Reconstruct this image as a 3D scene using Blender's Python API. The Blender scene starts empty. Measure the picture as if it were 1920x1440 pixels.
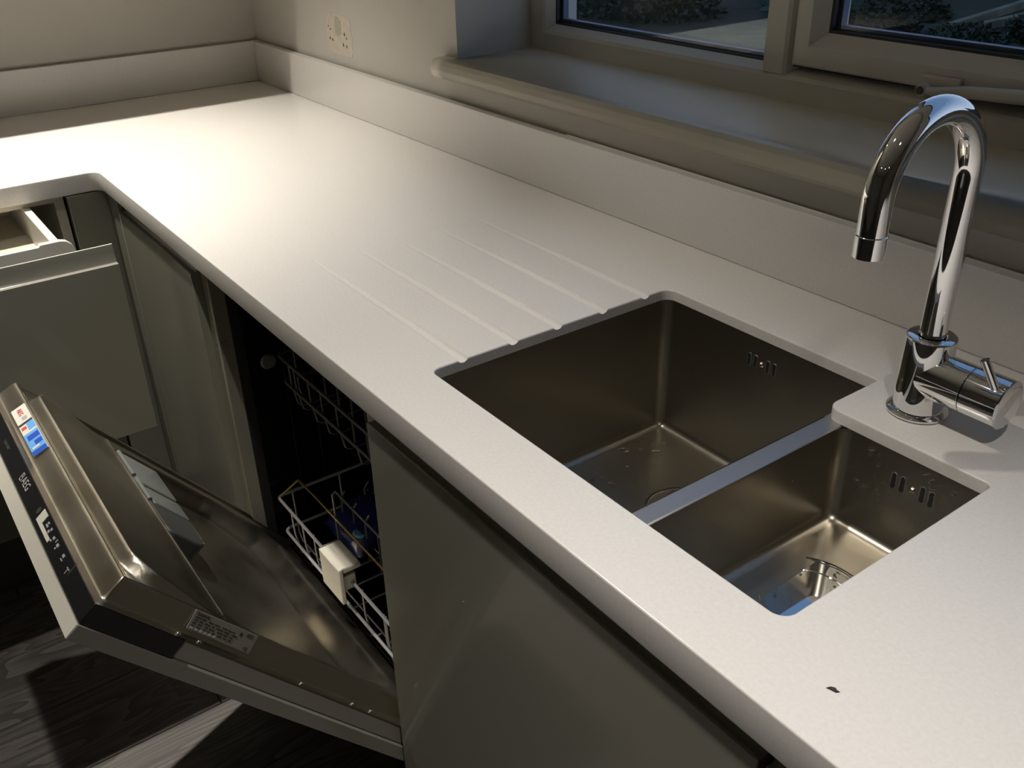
import bpy, bmesh, math, random
from mathutils import Vector, Matrix
random.seed(7)
SC = bpy.context.scene
COL = SC.collection
pi = math.pi

# ---------------------------------------------------------------- camera
cam_d = bpy.data.cameras.new('camera'); cam = bpy.data.objects.new('camera', cam_d); COL.objects.link(cam)
SC.camera = cam
cam_d.sensor_fit = 'HORIZONTAL'; cam_d.sensor_width = 36.0
cam_d.lens = 1762.95 / 1920 * 36.0
cam_d.clip_start = 0.02; cam_d.clip_end = 200
RT = (0.58884826, 0.80796255, -0.02131296); DN = (0.38259208, -0.30186968, -0.87321131); FW = (-0.71195577, 0.50603479, -0.48687551)
cam.matrix_world = Matrix(((RT[0], -DN[0], -FW[0], 2.58568785), (RT[1], -DN[1], -FW[1], -1.00410061), (RT[2], -DN[2], -FW[2], 0.51827168), (0, 0, 0, 1)))

# ---------------------------------------------------------------- world: blue dusk
W = bpy.data.worlds.new('dusk'); SC.world = W; W.use_nodes = True
wn = W.node_tree.nodes; wl = W.node_tree.links
bg = wn['Background']
tc = wn.new('ShaderNodeTexCoord'); sx = wn.new('ShaderNodeSeparateXYZ'); rp = wn.new('ShaderNodeValToRGB')
wl.new(tc.outputs['Generated'], sx.inputs[0]); wl.new(sx.outputs['Z'], rp.inputs[0]); wl.new(rp.outputs[0], bg.inputs[0])
rp.color_ramp.elements[0].position = 0.0; rp.color_ramp.elements[0].color = (0.58, 0.64, 0.84, 1)
rp.color_ramp.elements[1].position = 0.6; rp.color_ramp.elements[1].color = (0.13, 0.21, 0.40, 1)
bg.inputs[1].default_value = 1.45

# ---------------------------------------------------------------- ceiling lights and exposure
CEIL = 1.5; FLOOR = -0.90
LAMPS = [(0.52, -0.80, 205.0, (1.0, 0.935, 0.83)), (1.64, -0.84, 66.0, (1.0, 0.94, 0.86)), (2.75, -0.87, 84.0, (1.0, 0.945, 0.88)),
         (3.7, -2.1, 6.0, (1.0, 0.9, 0.76)), (2.75, -2.4, 6.0, (1.0, 0.9, 0.76)), (1.64, -2.4, 6.0, (1.0, 0.9, 0.76))]
for (lx, ly, pw, colr) in LAMPS:
    ld = bpy.data.lights.new('downlight_beam', 'SPOT'); lo = bpy.data.objects.new('downlight_beam', ld); COL.objects.link(lo)
    ld.energy = pw; ld.color = colr; ld.shadow_soft_size = 0.018
    ld.spot_size = math.radians(74 if pw > 100 else 79); ld.spot_blend = 1.0
    lo.location = (lx, ly, CEIL - 0.02)
SC.view_settings.view_transform = 'Standard'; SC.view_settings.look = 'None'
SC.view_settings.gamma = 1.0; SC.view_settings.use_curve_mapping = False
SC.view_settings.exposure = 0.0

# ================================================================ helpers
def bm_new(): return bmesh.new()
def box(bm, x0, x1, y0, y1, z0, z1):
    v = [bm.verts.new((x, y, z)) for z in (z0, z1) for y in (y0, y1) for x in (x0, x1)]
    for f in ((0, 2, 3, 1), (4, 5, 7, 6), (0, 1, 5, 4), (2, 6, 7, 3), (0, 4, 6, 2), (1, 3, 7, 5)):
        bm.faces.new([v[i] for i in f])
def ring_loft(bm, rings, close=True, cap0=False, cap1=False):
    vs = [[bm.verts.new(p) for p in r] for r in rings]
    n = len(vs[0])
    for a, b in zip(vs[:-1], vs[1:]):
        for i in range(n if close else n - 1):
            j = (i + 1) % n
            bm.faces.new((a[i], a[j], b[j], b[i]))
    if cap0: bm.faces.new(list(reversed(vs[0])))
    if cap1: bm.faces.new(vs[-1])
    return vs
def tube(bm, pts, r, seg=8, cap=True, closed=False):
    pts = [Vector(p) for p in pts]; rings = []
    prev = None
    for i, p in enumerate(pts):
        if closed: t = (pts[(i + 1) % len(pts)] - pts[i - 1]).normalized()
        else: t = (pts[min(i + 1, len(pts) - 1)] - pts[max(i - 1, 0)]).normalized()
        if prev is None:
            u = t.cross(Vector((0, 0, 1)))
            if u.length < 1e-3: u = t.cross(Vector((1, 0, 0)))
        else: u = prev - t * prev.dot(t)
        u.normalize(); prev = u; w = t.cross(u)
        rr = r[i] if isinstance(r, (list, tuple)) else r
        rings.append([p + (u * math.cos(2 * pi * k / seg) + w * math.sin(2 * pi * k / seg)) * rr for k in range(seg)])
    if closed: rings.append(rings[0])
    ring_loft(bm, rings, True, cap and not closed, cap and not closed)
def lathe(bm, prof, c, seg=48, axis='z'):
    rings = []
    for (r, h) in prof:
        rg = []
        for k in range(seg):
            a = 2 * pi * k / seg
            if axis == 'z': rg.append((c[0] + r * math.cos(a), c[1] + r * math.sin(a), c[2] + h))
            else: rg.append((c[0] + h, c[1] + r * math.cos(a), c[2] + r * math.sin(a)))
        rings.append(rg)
    ring_loft(bm, rings, True, prof[0][0] > 1e-5, prof[-1][0] > 1e-5)
def obj(name, bm, mat, parent=None, smooth=False, bevel=0, kind=None, label=None, xf=None, ang=35, bseg=2):
    if xf is not None:
        for v in bm.verts: v.co = xf(v.co)
    bmesh.ops.remove_doubles(bm, verts=bm.verts, dist=1e-6)
    bmesh.ops.recalc_face_normals(bm, faces=bm.faces)
    me = bpy.data.meshes.new(name); bm.to_mesh(me); bm.free()
    me.materials.append(mat)
    o = bpy.data.objects.new(name, me); COL.objects.link(o)
    if smooth:
        for p in me.polygons: p.use_smooth = True
        try: me.set_sharp_from_angle(angle=math.radians(ang))
        except Exception: pass
    if bevel:
        m = o.modifiers.new('bevel', 'BEVEL'); m.width = bevel; m.segments = bseg; m.limit_method = 'ANGLE'; m.angle_limit = math.radians(40)
        m.harden_normals = False
        for p in me.polygons: p.use_smooth = True
        try: me.set_sharp_from_angle(angle=math.radians(50))
        except Exception: pass
    if parent is not None: attach(o, parent)
    if kind: o['kind'] = kind
    if label: o['label'] = label
    return o
ABS = {}
def wloc(o): return ABS.get(o.name, Vector((0, 0, 0)))
def attach(o, parent):
    w = wloc(o) if o.name in ABS else Vector(o.location)
    o.parent = parent; o.location = w - wloc(parent); ABS[o.name] = w
def tag(o, label, cat, group=None):
    o['label'] = label; o['category'] = cat
    if group: o['group'] = group
    return o
def thing(name, loc, label, cat, group=None):
    o = bpy.data.objects.new(name, None); o.empty_display_size = 0.05; COL.objects.link(o)
    o.location = loc; ABS[o.name] = Vector(loc)
    return tag(o, label, cat, group)
def text(name, s, size, mat, parent, M, ext=0.0002, align='LEFT', sx=1.0):
    cu = bpy.data.curves.new(name, 'FONT'); cu.body = s; cu.size = size; cu.extrude = ext; cu.align_x = align; cu.align_y = 'CENTER'; cu.resolution_u = 2
    o = bpy.data.objects.new(name + '_tmp', cu); COL.objects.link(o)
    dg = bpy.context.evaluated_depsgraph_get(); me = bpy.data.meshes.new_from_object(o.evaluated_get(dg))
    bpy.data.objects.remove(o)
    for v in me.vertices: v.co = M @ Vector((v.co.x * sx, v.co.y, v.co.z))
    me.materials.clear(); me.materials.append(mat)
    r = bpy.data.objects.new(name, me); COL.objects.link(r); attach(r, parent); return r

# ---------------------------------------------------------------- materials
def mat(name, col, rough=0.5, metal=0.0, noise=0.0, nscale=40, bump=0.0, bscale=200, coat=0.0, spec=0.5, stretch=None, rnoise=0.0, aniso=0.0):
    m = bpy.data.materials.new(name); m.use_nodes = True
    nt = m.node_tree; b = nt.nodes['Principled BSDF']
    b.inputs['Base Color'].default_value = (*col, 1); b.inputs['Roughness'].default_value = rough; b.inputs['Metallic'].default_value = metal
    b.inputs['Specular IOR Level'].default_value = spec
    b.inputs['Coat Weight'].default_value = coat; b.inputs['Coat Roughness'].default_value = 0.04
    b.inputs['Anisotropic'].default_value = aniso
    co = None
    if noise or bump or rnoise:
        tcn = nt.nodes.new('ShaderNodeTexCoord'); mp = nt.nodes.new('ShaderNodeMapping'); nt.links.new(tcn.outputs['Object'], mp.inputs[0])
        if stretch: mp.inputs['Scale'].default_value = stretch
        co = mp.outputs[0]
    if noise or rnoise:
        nz = nt.nodes.new('ShaderNodeTexNoise'); nz.inputs['Scale'].default_value = nscale; nz.inputs['Detail'].default_value = 5
        nt.links.new(co, nz.inputs['Vector'])
    if noise:
        mx = nt.nodes.new('ShaderNodeMix'); mx.data_type = 'RGBA'
        mx.inputs[6].default_value = (*[max(0, c * (1 - noise)) for c in col], 1); mx.inputs[7].default_value = (*[min(1, c * (1 + noise)) for c in col], 1)
        nt.links.new(nz.outputs['Fac'], mx.inputs[0]); nt.links.new(mx.outputs[2], b.inputs['Base Color'])
    if rnoise:
        mr = nt.nodes.new('ShaderNodeMapRange'); mr.inputs['To Min'].default_value = max(0.02, rough - rnoise); mr.inputs['To Max'].default_value = rough + rnoise
        mr.inputs['From Min'].default_value = 0.3; mr.inputs['From Max'].default_value = 0.7
        nt.links.new(nz.outputs['Fac'], mr.inputs['Value']); nt.links.new(mr.outputs[0], b.inputs['Roughness'])
    if bump:
        n2 = nt.nodes.new('ShaderNodeTexNoise'); n2.inputs['Scale'].default_value = bscale; n2.inputs['Detail'].default_value = 3
        bp = nt.nodes.new('ShaderNodeBump'); bp.inputs['Strength'].default_value = bump; bp.inputs['Distance'].default_value = 0.001
        nt.links.new(co, n2.inputs['Vector']); nt.links.new(n2.outputs['Fac'], bp.inputs['Height']); nt.links.new(bp.outputs[0], b.inputs['Normal'])
    return m
M_wall = mat('wall_paint', (0.54, 0.515, 0.465), 0.8, noise=0.04, nscale=6, bump=0.15, bscale=120)
M_ceil = mat('ceiling_paint', (0.62, 0.60, 0.55), 0.9)
M_far = mat('room_paint', (0.34, 0.31, 0.26), 0.9)
M_cabfar = mat('tall_unit_front', (0.10, 0.095, 0.08), 0.4)
M_sill = mat('sill_gloss_paint', (0.66, 0.62, 0.52), 0.4, noise=0.03, nscale=12)
M_upvc = mat('window_upvc', (0.62, 0.59, 0.52), 0.3, noise=0.03, nscale=10)
M_seal = mat('rubber_gasket', (0.02, 0.02, 0.025), 0.5)
M_spacer = mat('glazing_spacer', (0.12, 0.15, 0.22), 0.5, 0.3)
M_caulk = mat('white_sealant', (0.75, 0.72, 0.66), 0.4)
M_grey = mat('gloss_sage_grey', (0.25, 0.243, 0.20), 0.16, coat=0.35, noise=0.02, nscale=3)
M_greyed = mat('grey_edge', (0.30, 0.285, 0.24), 0.3)
M_lip = mat('pale_lip_edge', (0.62, 0.60, 0.52), 0.35)  # pale tone for painted lip highlights and panel edges
M_carc = mat('carcass_melamine', (0.58, 0.54, 0.45), 0.45)
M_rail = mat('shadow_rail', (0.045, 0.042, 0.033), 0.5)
M_white = mat('white_drawer_metal', (0.62, 0.61, 0.56), 0.3)
M_plinth = mat('plinth', (0.11, 0.106, 0.085), 0.4)
M_steel = mat('brushed_steel', (0.50, 0.46, 0.39), 0.24, 1.0, rnoise=0.07, nscale=25, bump=0.05, bscale=300, stretch=(1, 8, 1))
M_sink = mat('satin_sink_steel', (0.40, 0.37, 0.31), 0.31, 1.0, rnoise=0.03, nscale=9, bump=0.03, bscale=260)
M_sinkrim = mat('sink_rim_steel', (0.55, 0.54, 0.53), 0.42, 1.0)
M_dwsteel = mat('dishwasher_steel', (0.52, 0.48, 0.40), 0.33, 1.0, rnoise=0.06, nscale=9, bump=0.04, bscale=60)
M_tub = mat('tub_steel_shaded', (0.055, 0.055, 0.055), 0.25, 1.0)  # stainless steel darkened, the unlit interior is put into the colour
M_chrome = mat('chrome', (0.80, 0.80, 0.80), 0.035, 1.0)
M_black = mat('black_plastic', (0.012, 0.012, 0.013), 0.25)
M_blackm = mat('black_void', (0.008, 0.008, 0.008), 0.6)
M_print = mat('grey_print', (0.42, 0.42, 0.42), 0.5)
M_printd = mat('dim_print', (0.10, 0.10, 0.10), 0.5)
M_dgrey = mat('grey_dispenser_plastic', (0.135, 0.145, 0.14), 0.38)
M_dgrey2 = mat('dark_and_shaded_plastic', (0.055, 0.058, 0.056), 0.4)
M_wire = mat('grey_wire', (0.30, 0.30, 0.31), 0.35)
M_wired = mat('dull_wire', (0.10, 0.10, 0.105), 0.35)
M_gold = mat('rusty_wire', (0.30, 0.22, 0.08), 0.3, 0.6)
M_holder = mat('cream_plastic', (0.70, 0.67, 0.58), 0.45, noise=0.06, nscale=80)
M_blue = mat('blue_print', (0.03, 0.10, 0.55), 0.35)
M_lblue = mat('light_blue_print', (0.15, 0.42, 0.85), 0.35)
M_paper = mat('white_sticker', (0.72, 0.70, 0.64), 0.45)
M_red = mat('red_print', (0.62, 0.10, 0.05), 0.45)
M_label = mat('silver_label', (0.20, 0.19, 0.16), 0.45)
M_ink = mat('ink', (0.035, 0.033, 0.03), 0.6)
M_navy = mat('navy_foil', (0.012, 0.015, 0.09), 0.3)
M_teal = mat('teal_foil', (0.10, 0.30, 0.42), 0.3)
M_mark = mat('old_plaster', (0.59, 0.535, 0.45), 0.9, noise=0.15, nscale=60)
M_markd = mat('green_grime', (0.42, 0.42, 0.33), 0.9, noise=0.4, nscale=150)
M_hole = mat('screw_hole', (0.12, 0.09, 0.06), 0.9)

def quartz():
    m = mat('white_quartz', (0.74, 0.715, 0.68), 0.22, coat=0.0)
    nt = m.node_tree; b = nt.nodes['Principled BSDF']
    tcn = nt.nodes.new('ShaderNodeTexCoord')
    v1 = nt.nodes.new('ShaderNodeTexNoise'); v1.inputs['Scale'].default_value = 260; v1.inputs['Detail'].default_value = 3
    v2 = nt.nodes.new('ShaderNodeTexVoronoi'); v2.inputs['Scale'].default_value = 110
    nt.links.new(tcn.outputs['Object'], v1.inputs['Vector']); nt.links.new(tcn.outputs['Object'], v2.inputs['Vector'])
    r1 = nt.nodes.new('ShaderNodeValToRGB'); r1.color_ramp.elements[0].position = 0.30; r1.color_ramp.elements[0].color = (0.715, 0.69, 0.655, 1)
    r1.color_ramp.elements[1].position = 0.72; r1.color_ramp.elements[1].color = (0.765, 0.74, 0.705, 1)
    nt.links.new(v1.outputs['Fac'], r1.inputs[0])
    r2 = nt.nodes.new('ShaderNodeValToRGB'); r2.color_ramp.elements[0].position = 0.0; r2.color_ramp.elements[0].color = (1, 1, 1, 1)
    r2.color_ramp.elements[1].position = 0.12; r2.color_ramp.elements[1].color = (0, 0, 0, 1)
    nt.links.new(v2.outputs['Distance'], r2.inputs[0])
    mx = nt.nodes.new('ShaderNodeMix'); mx.data_type = 'RGBA'; mx.inputs[7].default_value = (0.80, 0.785, 0.755, 1)
    nt.links.new(r2.outputs[0], mx.inputs[0]); nt.links.new(r1.outputs[0], mx.inputs[6]); nt.links.new(mx.outputs[2], b.inputs['Base Color'])
    return m
M_quartz = quartz()

def glassmat():
    m = bpy.data.materials.new('window_glass'); m.use_nodes = True; nt = m.node_tree; nt.nodes.clear()
    o = nt.nodes.new('ShaderNodeOutputMaterial'); t = nt.nodes.new('ShaderNodeBsdfTransparent'); g = nt.nodes.new('ShaderNodeBsdfGlossy')
    g.inputs['Roughness'].default_value = 0.0; t.inputs[0].default_value = (0.9, 0.93, 0.93, 1)
    f = nt.nodes.new('ShaderNodeFresnel'); f.inputs[0].default_value = 1.5
    mx = nt.nodes.new('ShaderNodeMixShader'); ge = nt.nodes.new('ShaderNodeNewGeometry'); iv = nt.nodes.new('ShaderNodeMath'); iv.operation = 'SUBTRACT'; iv.inputs[0].default_value = 1.0; ml = nt.nodes.new('ShaderNodeMath'); ml.operation = 'MULTIPLY'
    nt.links.new(ge.outputs['Backfacing'], iv.inputs[1]); nt.links.new(iv.outputs[0], ml.inputs[0]); nt.links.new(f.outputs[0], ml.inputs[1]); nt.links.new(ml.outputs[0], mx.inputs[0]); nt.links.new(t.outputs[0], mx.inputs[1]); nt.links.new(g.outputs[0], mx.inputs[2])
    nt.links.new(mx.outputs[0], o.inputs[0]); return m
M_glass = glassmat()
def watermat():
    m = mat('water', (1, 1, 1), 0.0); b = m.node_tree.nodes['Principled BSDF']; b.inputs['Transmission Weight'].default_value = 1; b.inputs['IOR'].default_value = 1.33; return m
M_water = watermat()
def emit(name, col, s):
    m = bpy.data.materials.new(name); m.use_nodes = True; nt = m.node_tree; nt.nodes.clear()
    o = nt.nodes.new('ShaderNodeOutputMaterial'); e = nt.nodes.new('ShaderNodeEmission'); e.inputs[0].default_value = (*col, 1); e.inputs[1].default_value = s
    nt.links.new(e.outputs[0], o.inputs[0]); return m
M_led = emit('led_lens', (1.0, 0.9, 0.75), 40)

def woodmat():
    m = mat('grey_oak', (0.1, 0.09, 0.08), 0.42); nt = m.node_tree; b = nt.nodes['Principled BSDF']
    tcn = nt.nodes.new('ShaderNodeTexCoord'); oi = nt.nodes.new('ShaderNodeObjectInfo'); ad = nt.nodes.new('ShaderNodeVectorMath'); ad.operation = 'ADD'
    sc = nt.nodes.new('ShaderNodeVectorMath'); sc.operation = 'SCALE'; sc.inputs['Scale'].default_value = 17.0
    cmb = nt.nodes.new('ShaderNodeCombineXYZ'); nt.links.new(oi.outputs['Random'], cmb.inputs[0]); nt.links.new(oi.outputs['Random'], cmb.inputs[1])
    nt.links.new(cmb.outputs[0], sc.inputs[0]); nt.links.new(tcn.outputs['Object'], ad.inputs[0]); nt.links.new(sc.outputs[0], ad.inputs[1])
    mp = nt.nodes.new('ShaderNodeMapping'); mp.inputs['Scale'].default_value = (9, 1.3, 1); nt.links.new(ad.outputs[0], mp.inputs[0])
    wv = nt.nodes.new('ShaderNodeTexNoise'); wv.inputs['Scale'].default_value = 1.0; wv.inputs['Detail'].default_value = 2; wv.inputs['Distortion'].default_value = 0.6
    nt.links.new(mp.outputs[0], wv.inputs['Vector'])
    ml = nt.nodes.new('ShaderNodeMath'); ml.operation = 'MULTIPLY'; ml.inputs[1].default_value = 18; nt.links.new(wv.outputs['Fac'], ml.inputs[0])
    sn = nt.nodes.new('ShaderNodeMath'); sn.operation = 'FRACT'; nt.links.new(ml.outputs[0], sn.inputs[0])
    mp2 = nt.nodes.new('ShaderNodeMapping'); mp2.inputs['Scale'].default_value = (260, 9, 1); nt.links.new(ad.outputs[0], mp2.inputs[0])
    n2 = nt.nodes.new('ShaderNodeTexNoise'); n2.inputs['Detail'].default_value = 4; n2.inputs['Scale'].default_value = 1; nt.links.new(mp2.outputs[0], n2.inputs['Vector'])
    av = nt.nodes.new('ShaderNodeMath'); av.operation = 'MULTIPLY'; nt.links.new(sn.outputs[0], av.inputs[0]); nt.links.new(n2.outputs['Fac'], av.inputs[1])
    rr = nt.nodes.new('ShaderNodeValToRGB'); rr.color_ramp.elements[0].position = 0.05; rr.color_ramp.elements[0].color = (0.095, 0.086, 0.078, 1)
    rr.color_ramp.elements[1].position = 0.62; rr.color_ramp.elements[1].color = (0.20, 0.185, 0.172, 1)
    nt.links.new(av.outputs[0], rr.inputs[0]); nt.links.new(rr.outputs[0], b.inputs['Base Color'])
    bpn = nt.nodes.new('ShaderNodeBump'); bpn.inputs['Strength'].default_value = 0.3; bpn.inputs['Distance'].default_value = 0.001
    nt.links.new(n2.outputs['Fac'], bpn.inputs['Height']); nt.links.new(bpn.outputs[0], b.inputs['Normal'])
    return m
M_wood = woodmat()

# ================================================================ room shell
XR = 4.6; YF = -3.6
def struct(name, bm, m, **k):
    return obj(name, bm, m, kind='structure', **k)
WX0, WX1, WZ0, WZ1 = 0.99, 2.95, 0.150, 1.25     # window opening
bm = bm_new()
box(bm, -0.22, WX0, 0.02, 0.30, FLOOR - 0.1, CEIL); box(bm, WX1, XR, 0.02, 0.30, FLOOR - 0.1, CEIL)
box(bm, WX0, WX1, 0.02, 0.30, FLOOR - 0.1, WZ0); box(bm, WX0, WX1, 0.02, 0.30, WZ1, CEIL)
wall_back = struct('wall_back', bm, M_wall)
bm = bm_new(); box(bm, -0.22, -0.02, YF, 0.02, FLOOR - 0.1, CEIL); struct('wall_left', bm, M_wall)
bm = bm_new(); box(bm, XR, XR + 0.15, YF, 0.3, FLOOR - 0.1, CEIL); struct('wall_right', bm, M_far)
bm = bm_new(); box(bm, -0.22, XR + 0.15, YF - 0.15, YF, FLOOR - 0.1, CEIL); struct('wall_front', bm, M_far)
bm = bm_new(); box(bm, -0.22, XR + 0.15, YF - 0.15, 0.30, CEIL, CEIL + 0.1); struct('ceiling', bm, M_ceil)
bm = bm_new(); box(bm, -0.02, XR, YF, 0.02, FLOOR - 0.1, FLOOR - 0.012); floor = struct('floor', bm, M_blackm)
PW = 0.19; plank_me = None; i = 0; x = 0.43
while x < XR - 0.02:
    w = min(PW, XR - x); y = -0.45 - random.uniform(0.2, 1.2)
    ys = [-0.45]
    while y > YF: ys.append(y); y -= 1.25
    ys.append(YF)
    for a, b_ in zip(ys[:-1], ys[1:]):
        bm = bm_new(); box(bm, x + 0.0008, x + w - 0.0008, b_ + 0.0008, a - 0.0008, FLOOR - 0.012, FLOOR)
        obj('plank', bm, M_wood, floor, bevel=0.0006, bseg=1)
    x += PW
# old socket mark left on the wall
bm = bm_new()
pts = []
cx_, cz_ = 0.489, 0.172
for k in range(40):
    a = 2 * pi * k / 40
    ex = math.copysign(abs(math.cos(a)) ** 0.35, math.cos(a)) * 0.062; ez = math.copysign(abs(math.sin(a)) ** 0.35, math.sin(a)) * 0.046
    pts.append((cx_ + ex * random.uniform(0.95, 1.03), cz_ + ez * random.uniform(0.93, 1.04)))
ring_loft(bm, [[(px, 0.0200, pz) for px, pz in pts], [(px, 0.0194, pz) for px, pz in pts]], cap1=True)
sm = obj('socket_mark', bm, M_mark, wall_back, label='pale patch with screw holes where a socket was removed')
bm = bm_new(); pts = []
for k in range(24):
    a = 2 * pi * k / 24; r = random.uniform(0.8, 1.15)
    pts.append((0.486 + math.cos(a) * 0.017 * r, 0.190 + math.sin(a) * 0.022 * r))
ring_loft(bm, [[(px, 0.0194, pz) for px, pz in pts], [(px, 0.0190, pz) for px, pz in pts]], cap1=True)
obj('grime_stain', bm, M_markd, sm)
for (hx, hz, hr) in [(0.440, 0.160, .0022), (0.453, 0.158, .0024), (0.446, 0.181, .0016), (0.437, 0.187, .0014), (0.506, 0.152, .0026), (0.522, 0.150, .0022), (0.516, 0.176, .0028), (0.524, 0.168, .0018)]:
    bm = bm_new(); lathe(bm, [(hr, 0.0193), (hr, 0.0187), (0.0, 0.0187)], (0, 0, 0), 10)
    for v in bm.verts: v.co = Vector((hx + v.co.x, v.co.z, hz + v.co.y * 1.5))
    obj('screw_hole', bm, M_hole, sm)

# ---------------------------------------------------------------- window
SILL = 0.187
bm = bm_new()
prof = [(-0.012 + 0.0, 0.148), (-0.021, 0.151), (-0.027, 0.158), (-0.029, 0.168), (-0.027, 0.178), (-0.021, 0.185), (-0.012, SILL), (0.02, SILL)]
prof = [(y_ + 0.012, z_ - 0.002) for y_, z_ in prof]
lo_prof = prof + [(0.02, 0.146)]
x0s, x1s = 0.948, 3.02
ring_loft(bm, [[(xx, y_, z_) for y_, z_ in lo_prof] for xx in (x0s, WX0)], cap0=True)
ring_loft(bm, [[(xx, y_, z_) for y_, z_ in lo_prof] for xx in (WX1, x1s)], cap1=True)
full_prof = prof[:-1] + [(0.205, SILL - 0.002), (0.205, 0.150), (0.02, 0.150), (0.02, 0.146)]
ring_loft(bm, [[(xx, y_, z_) for y_, z_ in full_prof] for xx in (WX0, WX1)], cap0=True, cap1=True)
tag(obj('window_sill', bm, M_sill, smooth=True, ang=50), 'cream painted window sill with rounded nosing above the upstand', 'sill')
YW = 0.20
win = thing('window_1', (1.9, YW, SILL), '', ''); del win['label']; del win['category']; win['kind'] = 'structure'
def frame_loop(x0, x1, z0, z1, prof):
    bm = bm_new()
    corners = [(x0, z0, 1, 1), (x1, z0, -1, 1), (x1, z1, -1, -1), (x0, z1, 1, -1)]
    rings = [[(cx + dx * i_, y_, cz + dz * i_) for i_, y_ in prof] for cx, cz, dx, dz in corners]
    rings.append(rings[0]); ring_loft(bm, rings, True)
    return bm
WTOP = WZ1
fb = frame_loop(WX0, WX1, SILL - 0.004, WTOP, [(0, YW), (0.034, YW), (0.040, YW + 0.004), (0.050, YW + 0.022), (0.050, YW + 0.075), (0, YW + 0.075)])
obj('outer_frame', fb, M_upvc, win, smooth=True, ang=20)
MX0, MX1 = 1.573, 1.638
bm = bm_new()
pf = [(MX0, YW + 0.022), (MX0 + 0.010, YW + 0.003), (MX0 + 0.016, YW), (MX1 - 0.016, YW), (MX1 - 0.010, YW + 0.003), (MX1, YW + 0.020), (MX1, YW + 0.075), (MX0, YW + 0.075)]
ring_loft(bm, [[(a, b_, zz) for a, b_ in pf] for zz in (SILL + 0.036, WTOP - 0.04)], cap0=True, cap1=True)
obj('mullion', bm, M_upvc, win, smooth=True, ang=20)
# left fixed light
GX0, GX1, GZ0, GZ1 = WX0 + 0.050, MX0, SILL + 0.046, WTOP - 0.05
obj('gasket', frame_loop(GX0 - 0.001, GX1 + 0.001, GZ0 - 0.001, GZ1 + 0.001, [(0, YW + 0.022), (0.004, YW + 0.023), (0.004, YW + 0.032), (0, YW + 0.032)]), M_seal, win)
obj('glazing_spacer', frame_loop(GX0, GX1, GZ0, GZ1, [(0, YW + 0.034), (0.009, YW + 0.034), (0.009, YW + 0.047), (0, YW + 0.047)]), M_spacer, win)
for yy in (0.032, 0.048):
    bm = bm_new(); box(bm, GX0, GX1, YW + yy, YW + yy + 0.0015, GZ0, GZ1); obj('pane', bm, M_glass, win)
# right opening sash
SX0, SX1, SZ0, SZ1 = MX1 - 0.002, WX1 - 0.05, 0.238, WTOP - 0.05
obj('sash', frame_loop(SX0, SX1, SZ0, SZ1, [(0, YW + 0.012), (0.001, YW + 0.004), (0.004, YW + 0.001), (0.030, YW), (0.034, YW + 0.003), (0.050, YW + 0.017), (0.050, YW + 0.06), (0, YW + 0.06)]), M_upvc, win, smooth=True, ang=20)
obj('gasket', frame_loop(SX0 - 0.003, SX1 + 0.003, SZ0 - 0.003, SZ1 + 0.003, [(0, YW + 0.012), (0.004, YW + 0.012), (0.004, YW + 0.02), (0, YW + 0.02)]), M_seal, win)
obj('gasket', frame_loop(SX0 + 0.049, SX1 - 0.049, SZ0 + 0.049, SZ1 - 0.049, [(0, YW + 0.017), (0.005, YW + 0.018), (0.005, YW + 0.027), (0, YW + 0.027)]), M_seal, win)
obj('glazing_spacer', frame_loop(SX0 + 0.05, SX1 - 0.05, SZ0 + 0.05, SZ1 - 0.05, [(0, YW + 0.030), (0.010, YW + 0.030), (0.010, YW + 0.043), (0, YW + 0.043)]), M_spacer, win)
for yy in (0.028, 0.044):
    bm = bm_new(); box(bm, SX0 + 0.05, SX1 - 0.05, YW + yy, YW + yy + 0.0015, SZ0 + 0.05, SZ1 - 0.05); obj('pane', bm, M_glass, win)
# casement stay
st = thing('window_stay', (1.86, YW - 0.01, 0.232), 'white casement stay with a screw on the right window sash', 'stay')
bm = bm_new(); box(bm, 1.858, 1.915, YW - 0.006, YW + 0.002, 0.236, 0.258); obj('bracket', bm, M_upvc, st, bevel=0.003)
bm = bm_new(); lathe(bm, [(0.0, -0.020), (0.006, -0.020), (0.0085, -0.017), (0.0085, -0.0055)], (0, 0, 0), 24)
for v in bm.verts: v.co = Vector((1.868 + v.co.x, YW + v.co.z, 0.240 + v.co.y))
obj('pivot', bm, M_upvc, st, smooth=True)
bm = bm_new(); lathe(bm, [(0.0, -0.0215), (0.0052, -0.0215), (0.0055, -0.0195)], (0, 0, 0), 20)
for v in bm.verts: v.co = Vector((1.868 + v.co.x, YW + v.co.z, 0.240 + v.co.y))
obj('screw', bm, M_hole, st, smooth=True)
bm = bm_new()
tube(bm, [(1.868, YW - 0.014, 0.240), (1.885, YW - 0.014, 0.240), (1.93, YW - 0.013, 0.246), (2.02, YW - 0.012, 0.252), (2.2, YW - 0.012, 0.252)], [0.005, 0.006, 0.008, 0.0095, 0.0095], 12)
obj('arm', bm, M_upvc, st, smooth=True)

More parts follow.
